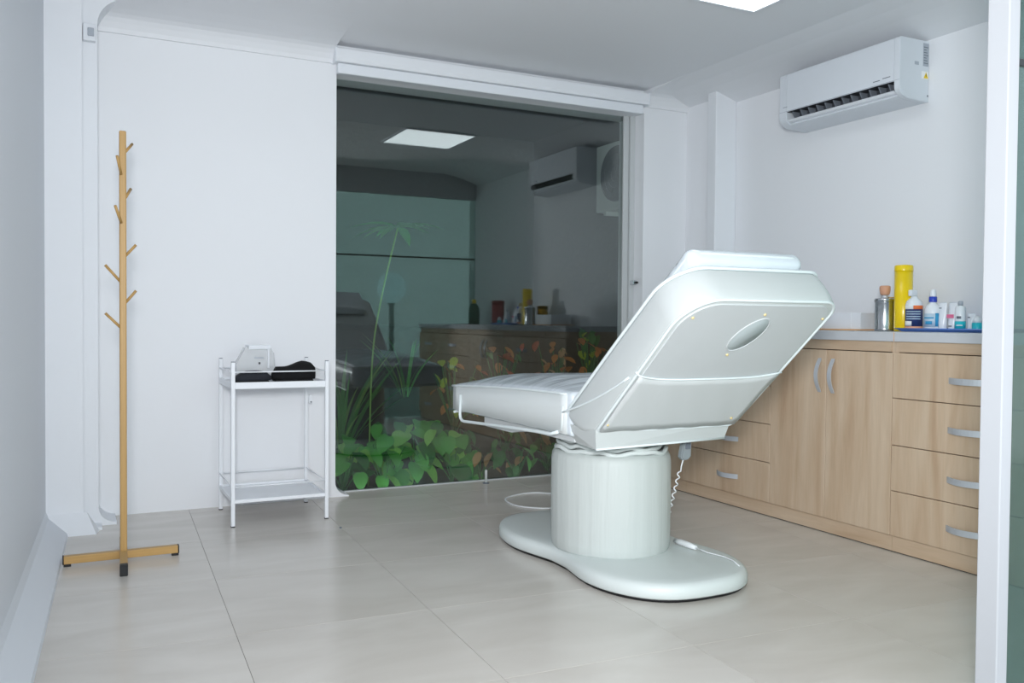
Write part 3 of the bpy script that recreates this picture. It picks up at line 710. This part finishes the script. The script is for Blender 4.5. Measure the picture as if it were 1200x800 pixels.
for i in range(N + 1):
    y = 2.83 + (SY1 - .012 - 2.83) * i / N; a, b_ = side_pt(y, 0)
    for (x, z) in ((-HX - .0035, a + .008), (-HX - .0045, (a + b_) / 2), (-HX - .0025, b_ - .012), (-HX + .012, b_ - .012), (-HX + .012, a + .008)): vs_.append((BX + x, y, z + .0015 * math.sin(i * 1.7)))
fs = []
for i in range(N):
    for q in range(5): fs.append((i * 5 + q, (i + 1) * 5 + q, (i + 1) * 5 + (q + 1) % 5, i * 5 + (q + 1) % 5))
fs += [(0, 1, 2, 3, 4), tuple(N * 5 + q for q in (4, 3, 2, 1, 0))]
part('seat_side', MB().add(vs_, fs, True), 'vinyl_lit_side', bed)
part('seat_piping', MB().tube([(BX - HX - .003, 2.83 + (SY1 - 2.83) * i / 20, side_pt(2.83 + (SY1 - 2.83) * i / 20, 0)[1] - .008) for i in range(21)] + [(BX - HX + .02, SY1 + .002, .636)] + [(BX - HX + .05 + i * .05, SY1 + .003, .637) for i in range(11)], .0045, 8), 'piping', bed)
rl = [(BX - .2, 3.885, .512), (1.66, 3.885, .508)]
rl2 = [(1.634, 3.812, .60), (1.631, 3.81, .51), (1.631, 3.804, .492), (1.631, 3.785, .482), (1.631, 3.76, .481), (1.631, 3.4, .500), (1.631, 3.05, .517), (1.631, 2.93, .521), (1.634, 2.885, .533)]
part('side_rail', MB().tube(rl2, .0068, 10), 'piping', bed)
part('foot_rail', MB().tube([(1.64, 3.9, .512), (1.66, 3.915, .512), (2.25, 3.915, .512)], .006, 8), 'piping', bed)
part('seat_board', MB().prism([(2.82, .50), (3.22, .50), (3.34, .476), (3.60, .474), (3.62, .48), (3.62, .524), (2.82, .524)], 'x', 1.67, 2.24), 'vinyl_pocket', bed)
# backrest : local frame s (up the rest), n (through its thickness)
BO = Vector((BX, 2.63, .563)); BR = Vector((0, -.752, .660)).normalized(); BN = Vector((0, .660, .752)).normalized()
def th(s_): return .176 - .041 * max(0, min(1, s_ / .69))
def bmap(x, s_, n_):
    sh = -.145 * (max(0.0, n_) / .18) ** .55 * max(0, min(1, 1 - s_ / .30)); return BO + Vector((x, 0, 0)) + BR * (s_ + sh) + BN * n_
SL = .695; RC = .135
def back_outline(inset=0.0, n=12):
    w_ = HX - inset; top = SL - inset; bot = -.004 + inset; r = RC - inset; rb_ = .03
    P = []
    def A(cx, cs, r_, a0, a1, n_):
        for i in range(n_ + 1):
            a = math.radians(a0 + (a1 - a0) * i / n_); P.append((cx + r_ * math.cos(a), cs + r_ * math.sin(a)))
    A(w_ - rb_, bot + rb_, rb_, -90, 0, 4)
    for i in range(1, 9): P.append((w_, bot + rb_ + (top - r - bot - rb_) * i / 9))
    A(w_ - r * .5, top - r * .5, r * .5, 0, 90, n); A(-w_ + r, top - r, r, 90, 180, n)
    for i in range(1, 9): P.append((-w_, top - r - (top - r - bot - rb_) * i / 9))
    A(-w_ + rb_, bot + rb_, rb_, 180, 270, 4)
    return P
def bring(inset, f):
    return [bmap(x, s_, th(s_) * f) for x, s_ in back_outline(inset)]
def bring_n(inset, dn): return [bmap(x, s_, dn) for x, s_ in back_outline(inset)]
part('backrest_cushion', lofted([bring_n(.012, -.0005), bring_n(.004, .003), bring(0.0, .07), bring(-.004, .3), bring(-.005, .55), bring(-.002, .85), bring(.003, .95), bring(.014, 1.0), bring(.06, 1.03), bring(.15, 1.06)]), 'vinyl', bed)
part('backrest_piping', MB().tube(bring(-.001, .97), .0055, 8, True), 'piping', bed)
part('backrest_piping', MB().tube(bring_n(.005, .001), .0052, 8, True), 'piping', bed)
# underside panel (thin, proud), with pocket flap, slot for the face and studs
def under(poly, n0, n1, mname, name, par):
    rings = [[bmap(x, s_, n0) for x, s_ in poly], [bmap(x * .992, s_, n1) for x, s_ in poly]]
    return part(name, lofted(rings), mname, par)
up_ = under([(x, s_) for x, s_ in back_outline(.022)], .0, -.004, 'vinyl_under', 'back_panel', bed)
up_.data.polygons.foreach_set('use_smooth', [False] * len(up_.data.polygons))
fp = MB(); cells = []; NX = 24; NS = 8
for j in range(NS + 1):
    for i in range(NX + 1):
        u = -1 + 2 * i / NX; s_ = .008 + (.302 + .028 * u ** 4 - .008) * j / NS
        cells.append(bmap(u * (HX - .012), s_, -.0065 - .0015 * math.sin(i * 1.3 + j)))
F = [(j * (NX + 1) + i, j * (NX + 1) + i + 1, (j + 1) * (NX + 1) + i + 1, (j + 1) * (NX + 1) + i) for j in range(NS) for i in range(NX)]
o = part('pocket_flap', fp.add(cells, F, True), 'vinyl_pocket', bed)
sm_ = o.modifiers.new('thickness', 'SOLIDIFY'); sm_.thickness = .003; sm_.offset = 0
part('pocket_seam', MB().tube([bmap(-(HX + .004), .306 + .03 + (-.14) * 0, .004)] + [bmap((-1 + 2 * i / 24) * (HX - .008), .302 + .028 * (-1 + 2 * i / 24) ** 4, -.008) for i in range(25)], .0034, 8), 'piping', bed)
# side seam piping
P0 = (2.85, .611); P1 = (2.418, .766)
part('side_seam', MB().tube([(BX - HX - .0055, P0[0] + (P1[0] - P0[0]) * t, P0[1] + (P1[1] - P0[1]) * t - .012 * math.sin(t * math.pi)) for t in [i / 14 for i in range(15)]], .004, 8), 'piping', bed)
# face slot
def hole_pts(k_, n=36):
    return [(.017 + k_ * (.034 * math.cos(a) - .043 * math.sin(a)), .532 + k_ * (.074 * math.cos(a) + .024 * math.sin(a))) for a in [2 * math.pi * i / n for i in range(n)]]
o = part('face_hole', lofted([[bmap(x, s_, -.003) for x, s_ in hole_pts(1.0)], [bmap(x, s_, -.0052) for x, s_ in hole_pts(.97)]]), 'hole_grey', bed)
part('hole_rim', MB().tube([bmap(x, s_, -.0045) for x, s_ in hole_pts(1.03)], .0026, 8, True), 'vinyl_under', o)
for x, s_ in ((1.699, .613), (1.974, .632), (2.236, .615), (1.951, .430), (1.665, .052), (2.212, .054)):
    c_ = bmap(x - BX, s_, -.006 if s_ > .3 else -.010)
    part('stud', MB().tube([c_ + BN * .004, c_, c_ - BN * .003], .005, 12, radii=[.0052, .0052, .003]), 'amber_stud', bed)
# skirt box under the hinge
m = MB(); y0, y1 = 2.632, 2.90
m.add([(1.655, y0 + .012, .496), (2.245, y0 + .03, .505), (2.25, y0, .575), (1.640, y0 - .006, .570), (1.69, y1, .498), (2.25, y1, .505), (2.262, y1, .575), (1.648, y1, .570)],
      [(0, 1, 2, 3), (7, 6, 5, 4), (0, 4, 5, 1), (3, 2, 6, 7), (0, 3, 7, 4), (1, 5, 6, 2)])
part('hinge_skirt', m, 'vinyl', bed)
part('hinge_skirt_hem', MB().tube([(1.655, y0 + .011, .497), (2.0, y0 + .02, .502), (2.245, y0 + .029, .506)], .004, 8), 'piping', bed)
# corner gusset where seat meets backrest
part('corner_gusset', MB().tube([(BX - HX - .004, 2.852, .632), (BX - HX - .006, 2.853, .60), (BX - HX - .004, 2.862, .54)], .0045, 8), 'piping', bed)

# pillow lying on the backrest
def pil(p):
    s_ = .585 + p.y; n_ = th(s_) * 1.0 + .008 + (p.z + .034)
    ed = max(0, 1 - (abs(p.x) / .235) ** 4) * max(0, 1 - (abs(p.y) / .125) ** 4)
    if p.z > 0: n_ += .012 * ed + .004 * noise.noise(Vector((p.x * 12, p.y * 20, 3)))
    return bmap(p.x + .0, s_, n_)
pw = thing('headrest_pillow', (1.955, 2.25, 1.03), 'thin white pillow lying at the top of the raised backrest', 'pillow')
pp = part('pillow_body', MB().softbox(.236, .128, .034, .031, pil, (20, 14, 3)), 'film', pw)
pts = []
for i in range(48):
    a = 2 * math.pi * i / 48; c_, s0 = math.cos(a), math.sin(a)
    x = .236 * math.copysign(abs(c_) ** .25, c_); y = .1285 * math.copysign(abs(s0) ** .25, s0); pts.append(bmap(x, .585 + y, th(.585 + y) + .008 + .034))
part('pillow_piping', MB().tube(pts, .004, 8, True), 'piping', pw)

# hand remote hanging from the hinge skirt, with cord
rm = thing('hand_remote', (2.125, 2.75, .42), 'grey hand remote hanging under the bed by its cord', 'remote')
m = MB(); m.prism([(2.098, .43), (2.108, .418), (2.132, .418), (2.146, .43), (2.15, .499), (2.112, .499)], 'y', 2.735, 2.76, .004)
part('remote_body', m, 'remote_grey', rm)
part('remote_plate', MB().box(2.118, 2.14, 2.731, 2.736, .46, .495, .001, 1), 'ink', rm)
pts = [(2.118, 2.748, .42), (2.118, 2.76, .39)] + [(2.118 + .02 * (i / 60) + .006 * math.cos(i * .9), 2.77 + .12 * (i / 60) + .006 * math.sin(i * .9), .37 - .26 * i / 60) for i in range(61)] + [(2.15, 2.88, .08)]
part('coiled_cord', MB().tube(pts, .0028, 6), 'plug_white', rm)
# plug and floor cord
pc = thing('power_plug', (2.145, 2.78, .067), 'white inline plug and cord lying on the bed base', 'plug')
part('plug_body', MB().tube([(2.150, 2.835, .078), (2.150, 2.80, .081), (2.152, 2.75, .080), (2.156, 2.712, .078)], .011, 12, radii=[.009, .0118, .0118, .008]), 'plug_white', pc)
part('cord', MB().tube([(2.156, 2.712, .078), (2.17, 2.66, .071), (2.19, 2.59, .070), (2.185, 2.53, .070), (2.16, 2.47, .069)], .0024, 6), 'plug_white', pc)
def smooth_pts(P, k_=6):
    out = []; n = len(P); P = [Vector(p) for p in P]
    for i in range(n - 1):
        p0, p1, p2, p3 = P[max(i - 1, 0)], P[i], P[i + 1], P[min(i + 2, n - 1)]
        for q in range(k_):
            t = q / k_; out.append(0.5 * ((2 * p1) + (p2 - p0) * t + (2 * p0 - 5 * p1 + 4 * p2 - p3) * t * t + (3 * p1 - p0 - 3 * p2 + p3) * t ** 3))
    return out + [P[-1]]
solo('extension_cable', MB().tube(smooth_pts([(2.6, 4.05, .004), (2.367, 4.203, .004), (2.271, 4.273, .004), (2.145, 4.251, .004), (2.048, 4.17, .004), (2.033, 4.01, .004), (2.104, 3.91, .004), (2.183, 3.874, .004), (2.3, 3.82, .004), (2.4, 3.6, .004)]), .004, 8), 'plug_white', 'white power cord looping on the floor behind the bed', 'cord')
ds = thing('door_stop', (2.15, 4.655, 0), 'small clear floor stop in front of the window', 'door stop')
part('stop_rod', MB().lathe([(.006, .006), (.008, .01), (.008, .075), (.005, .08)], 2.16, 4.655, 14), 'clear_plastic', ds)
part('stop_base', MB().lathe([(.02, 0), (.02, .004), (.012, .006)], 2.16, 4.655, 16), 'ink', ds)
sc = solo('floor_screw', MB().lathe([(.006, 0), (.006, .004), (.003, .006)], 1.09, 3.92, 10), 'ink', 'tiny dark screw lying on the tiles before the trolley', 'screw')

# ------------------------------------------------------------------ outside: night garden
g = MB(); NXg, NYg = 40, 24; vv = []
def gz(x, y): 
    t = max(0, min(1, (y - 5.15) / 1.3)); return -.06 + .95 * t ** 1.4 + .06 * noise.noise(Vector((x * 3, y * 3, 0)))
for j in range(NYg + 1):
    for i in range(NXg + 1):
        x = .2 + 5.6 * i / NXg; y = 4.92 + 2.4 * j / NYg; vv.append((x, y, gz(x, y)))
g.add(vv, [(j * (NXg + 1) + i, j * (NXg + 1) + i + 1, (j + 1) * (NXg + 1) + i + 1, (j + 1) * (NXg + 1) + i) for j in range(NYg) for i in range(NXg)], True)
o = struct('trim_7', g, 'soil', 'dark sloping earth bank of the garden', 'ground'); o.name = 'garden_bank'
o = struct('wall_garden', MB().box(-.5, 8, 7.3, 7.45, -.3, 4.0), 'ext_wall', 'dark boundary wall beyond the garden', 'wall')
o = struct('wall_neighbour', MB().box(3.86, 4.0, 4.95, 7.3, -.3, 3.2), 'ext_wall', 'dim outside wall carrying the outdoor unit', 'wall')
o = struct('wall_sky_shield', MB().box(0.05, 0.2, 4.95, 7.3, -.3, 2.72), 'ext_wall', 'added unseen wall keeping sky light out of the garden', 'wall')  # added out of view to close the garden off from the sky light
struct('roof_eave', MB().box(0.05, 4.0, 4.90, 7.45, 2.62, 2.72), 'dark_eave', 'dark roof overhang above the garden', 'roof')
struct('roof_sky_shield', MB().box(-2.5, 5.0, -0.9, 1.30, 2.50, 2.60), 'ext_wall_pale', 'added unseen roof cutting sky light on the door post', 'roof')  # added above the view to shade the door post from the sky
struct('ground_porch', MB().box(-3, 6, -3, 1.2, -.1, -.004), 'paving', 'grey paving in front of the doorway', 'paving')

ou = thing('outdoor_unit', (3.68, 5.37, 1.74), 'white outdoor air-conditioning unit with round fan on outside wall', 'outdoor unit')
UX = 3.52
part('unit_body', MB().box(UX, 3.80, 4.99, 5.66, 1.765, 2.255, .008), 'outdoor_unit', ou)
part('fan_opening', MB().tube([(UX - .001, 5.38, 2.02), (UX - .006, 5.38, 2.02)], .2, 36), 'fan_dark', ou)
for r in (.195, .15, .105, .06): part('grille_ring', MB().tube([(UX - .012, 5.38 + r * math.cos(a), 2.02 + r * math.sin(a)) for a in [2 * math.pi * i / 36 for i in range(36)]], .0035, 6, True), 'fan_dark', ou)
for i in range(4):
    a = math.pi * i / 4 + .3; part('grille_spoke', MB().tube([(UX - .010, 5.38 - .19 * math.cos(a), 2.02 - .19 * math.sin(a)), (UX - .010, 5.38 + .19 * math.cos(a), 2.02 + .19 * math.sin(a))], .003, 6), 'fan_dark', ou)
part('energy_label', MB().box(UX - .001, UX + .001, 5.03, 5.09, 2.02, 2.12), 'leaf_lime', ou)
for yy in (5.1, 5.55): part('wall_bracket', MB().box(UX + .01, 3.86, yy - .015, yy + .015, 1.735, 1.765), 'outdoor_unit', ou)

# plants
def leaf_mesh(name, L, W, fold=.25, droop=.3, n=6, heart=False):
    vs_ = []; fs = []
    for i in range(n + 1):
        t = i / n; wd = W / 2 * (math.sin(math.pi * min(1, t * .92 + .08)) ** (.6 if heart else .85)) * (1.15 - .5 * t if heart else 1)
        x = L * t; z = -droop * L * t * t
        vs_ += [(x, -wd, z + fold * wd), (x, 0, z), (x, wd, z + fold * wd)]
    for i in range(n):
        for q in range(2): fs.append((i * 3 + q, (i + 1) * 3 + q, (i + 1) * 3 + q + 1, i * 3 + q + 1))
    me = bpy.data.meshes.new(name); me.from_pydata(vs_, [], fs); me.polygons.foreach_set('use_smooth', [True] * len(fs)); return me
LM = {}
def leafdata(kind, mname):
    key = (kind, mname)
    if key not in LM:
        spec = {'heart': (.13, .11, .2, .3, True), 'oval': (.11, .06, .25, .35, False), 'small': (.075, .045, .2, .2, False), 'blade': (.5, .018, .3, .45, False), 'ray': (.2, .05, .3, .35, False)}[kind]
        me = leaf_mesh(kind + '_leaf', spec[0], spec[1], spec[2], spec[3], 7 if kind == 'blade' else 5, spec[4]); me.materials.append(MATS[mname]); LM[key] = me
    return LM[key]
def put_leaf(par, kind, mname, loc, az, el, roll=0.0, sc_=1.0):
    o = bpy.data.objects.new('leaf', leafdata(kind, mname)); col.objects.link(o); o.parent = par
    o.location = Vector(loc) - par.location
    o.rotation_euler = (roll, -el, az); o.scale = (sc_, sc_, sc_)
def stems(par, tips, mname, r=.004):
    m = MB()
    base = par.location
    for tp in tips:
        tp = Vector(tp); mid = (base + tp) / 2 + Vector((0, 0, .02)); m.tube([base, mid, tp], r, 5)
    return part('stem', m, mname, par)
R = random.random
def bush(name, x, y, n, spread, hgt, kind, mats, label, group, sc_=1.0):
    z = gz(x, y) - .01; t = thing(name, (x, y, z), label, 'plant', group); tips = []
    for i in range(n):
        a = 2 * math.pi * (i / n) * 2.4 + R() * .8; rr = spread * (.25 + .75 * R()); h = hgt * (.3 + .7 * R())
        p = (x + rr * math.cos(a), max(4.86, y + rr * .8 * math.sin(a)), z + h); tips.append(p)
        # blades turn towards the light of the window
        put_leaf(t, kind, random.choice(mats), p, -math.pi / 2 + (R() - .5) * 2.2, -.1 - .8 * R(), (R() - .5) * .8, sc_ * (.75 + .5 * R()))
    stems(t, tips, 'leaf_dark')
GB = 'leafy ground plants along the window'
spots = [(1.42, 5.04), (1.66, 5.0), (1.88, 5.06), (2.1, 5.02), (1.55, 5.24), (1.8, 5.28), (2.05, 5.3), (2.32, 5.08), (2.56, 5.05), (2.8, 5.08), (2.3, 5.35), (1.36, 5.3), (3.05, 5.08), (2.62, 5.36), (2.95, 5.4)]
for i, (x, y) in enumerate(spots):
    big = x < 2.25
    bush('ground_plant', x, y, 13 if big else 11, .15, .34 if big else .24, 'heart' if big else 'oval',
         ['leaf_bright', 'leaf_mid', 'leaf_mid', 'leaf_dark'] if big else ['leaf_mid', 'leaf_dark', 'leaf_dark', 'leaf_brown'],
         'broad-leaved bright green plant low against the window' if big else 'small-leaved dark green plant low behind the bed', GB, 1.0 if big else .9)
GO = 'orange-leaved shrubs on the earth bank'
for (x, y, mm) in [(2.36, 5.62, ['leaf_orange', 'leaf_orange', 'leaf_lime']), (2.78, 5.75, ['leaf_red', 'leaf_orange', 'leaf_dark']), (3.2, 5.7, ['leaf_red', 'leaf_orange', 'leaf_brown']), (3.6, 5.85, ['leaf_lime', 'leaf_orange', 'leaf_dark'])]:
    bush('bank_shrub', x, y, 24, .17, .56, 'small', mm, {2.36: 'orange-leaved shrub with lime tips nearest the tall grass', 2.78: 'red and orange-leaved shrub with dark green leaves on the bank', 3.2: 'red and brown-leaved shrub on the bank behind the backrest', 3.6: 'lime and orange-leaved shrub below the outdoor unit'}[x], GO, 1.15)
# grass clumps
for (x, y, n, h) in [(1.50, 5.42, 30, .85), (2.12, 5.95, 14, .5)]:
    z = gz(x, y) - .01; t = thing('grass_clump', (x, y, z), 'thick clump of tall arching grass behind the window' if n > 20 else 'sparse clump of short grass on the earth bank', 'grass', 'grass clumps')
    for i in range(n):
        a = 2 * math.pi * R(); put_leaf(t, 'blade', random.choice(['blade', 'blade', 'leaf_mid', 'blade_pale']), (x + .03 * math.cos(a), y + .03 * math.sin(a), z), a, 1.12 + .4 * R(), (R() - .5), h * (1.0 + 1.1 * R()))
# papyrus
x, y = 1.62, 5.2; z = gz(x, y); top = Vector((1.80, 5.2, 1.52))
t = thing('papyrus', (x, y, z), 'single papyrus stalk with a star of narrow leaves', 'plant')
part('stem', MB().tube(smooth_pts([(x, y, z), (1.64, 5.2, .7), (1.70, 5.2, 1.1), tuple(top)]), .0055, 8), 'blade_pale', t)
for i in range(14):
    a = 2 * math.pi * i / 14 + R() * .3; put_leaf(t, 'ray', random.choice(['papyrus', 'papyrus', 'leaf_mid']), top, a, .35 - .5 * R(), 0, 1.0 + .5 * R())
# stones
for i in range(9):
    x = 1.62 + .235 * i + .03 * R(); y = 5.36 + .12 * (i % 2); r = .045 + .035 * R(); z = gz(x, y) + r * .2
    m = MB(); bm = bmesh.new(); bmesh.ops.create_icosphere(bm, subdivisions=2, radius=r)
    for v in bm.verts: v.co = Vector((v.co.x * 1.2 + x, v.co.y + y, v.co.z * .75 + z)) + v.co.normalized() * .25 * r * noise.noise(v.co * 14 + Vector((i, 0, 0)))
    m.bm(bm, False); solo('garden_stone', m, 'stone', 'rough brown-grey stone lying among the garden plants', 'stone', 'stones on the earth bank')

# added glow source behind the tinted glass, no known lamp there
lp = thing('glow_standin', (2.9, .95, 0), 'added globe on a post standing in for the glow mirrored in the window', 'lamp')
part('post', MB().lathe([(.06, 0), (.06, .01), (.025, .02), (.025, 1.1), (.05, 1.12)], 2.9, .95, 20), 'dark_eave', lp)
part('globe', MB().lathe([(.04, 1.12), (.10, 1.16), (.14, 1.22), (.15, 1.28), (.14, 1.34), (.10, 1.40), (.03, 1.43)], 2.9, .95, 24), 'glow_globe', lp)
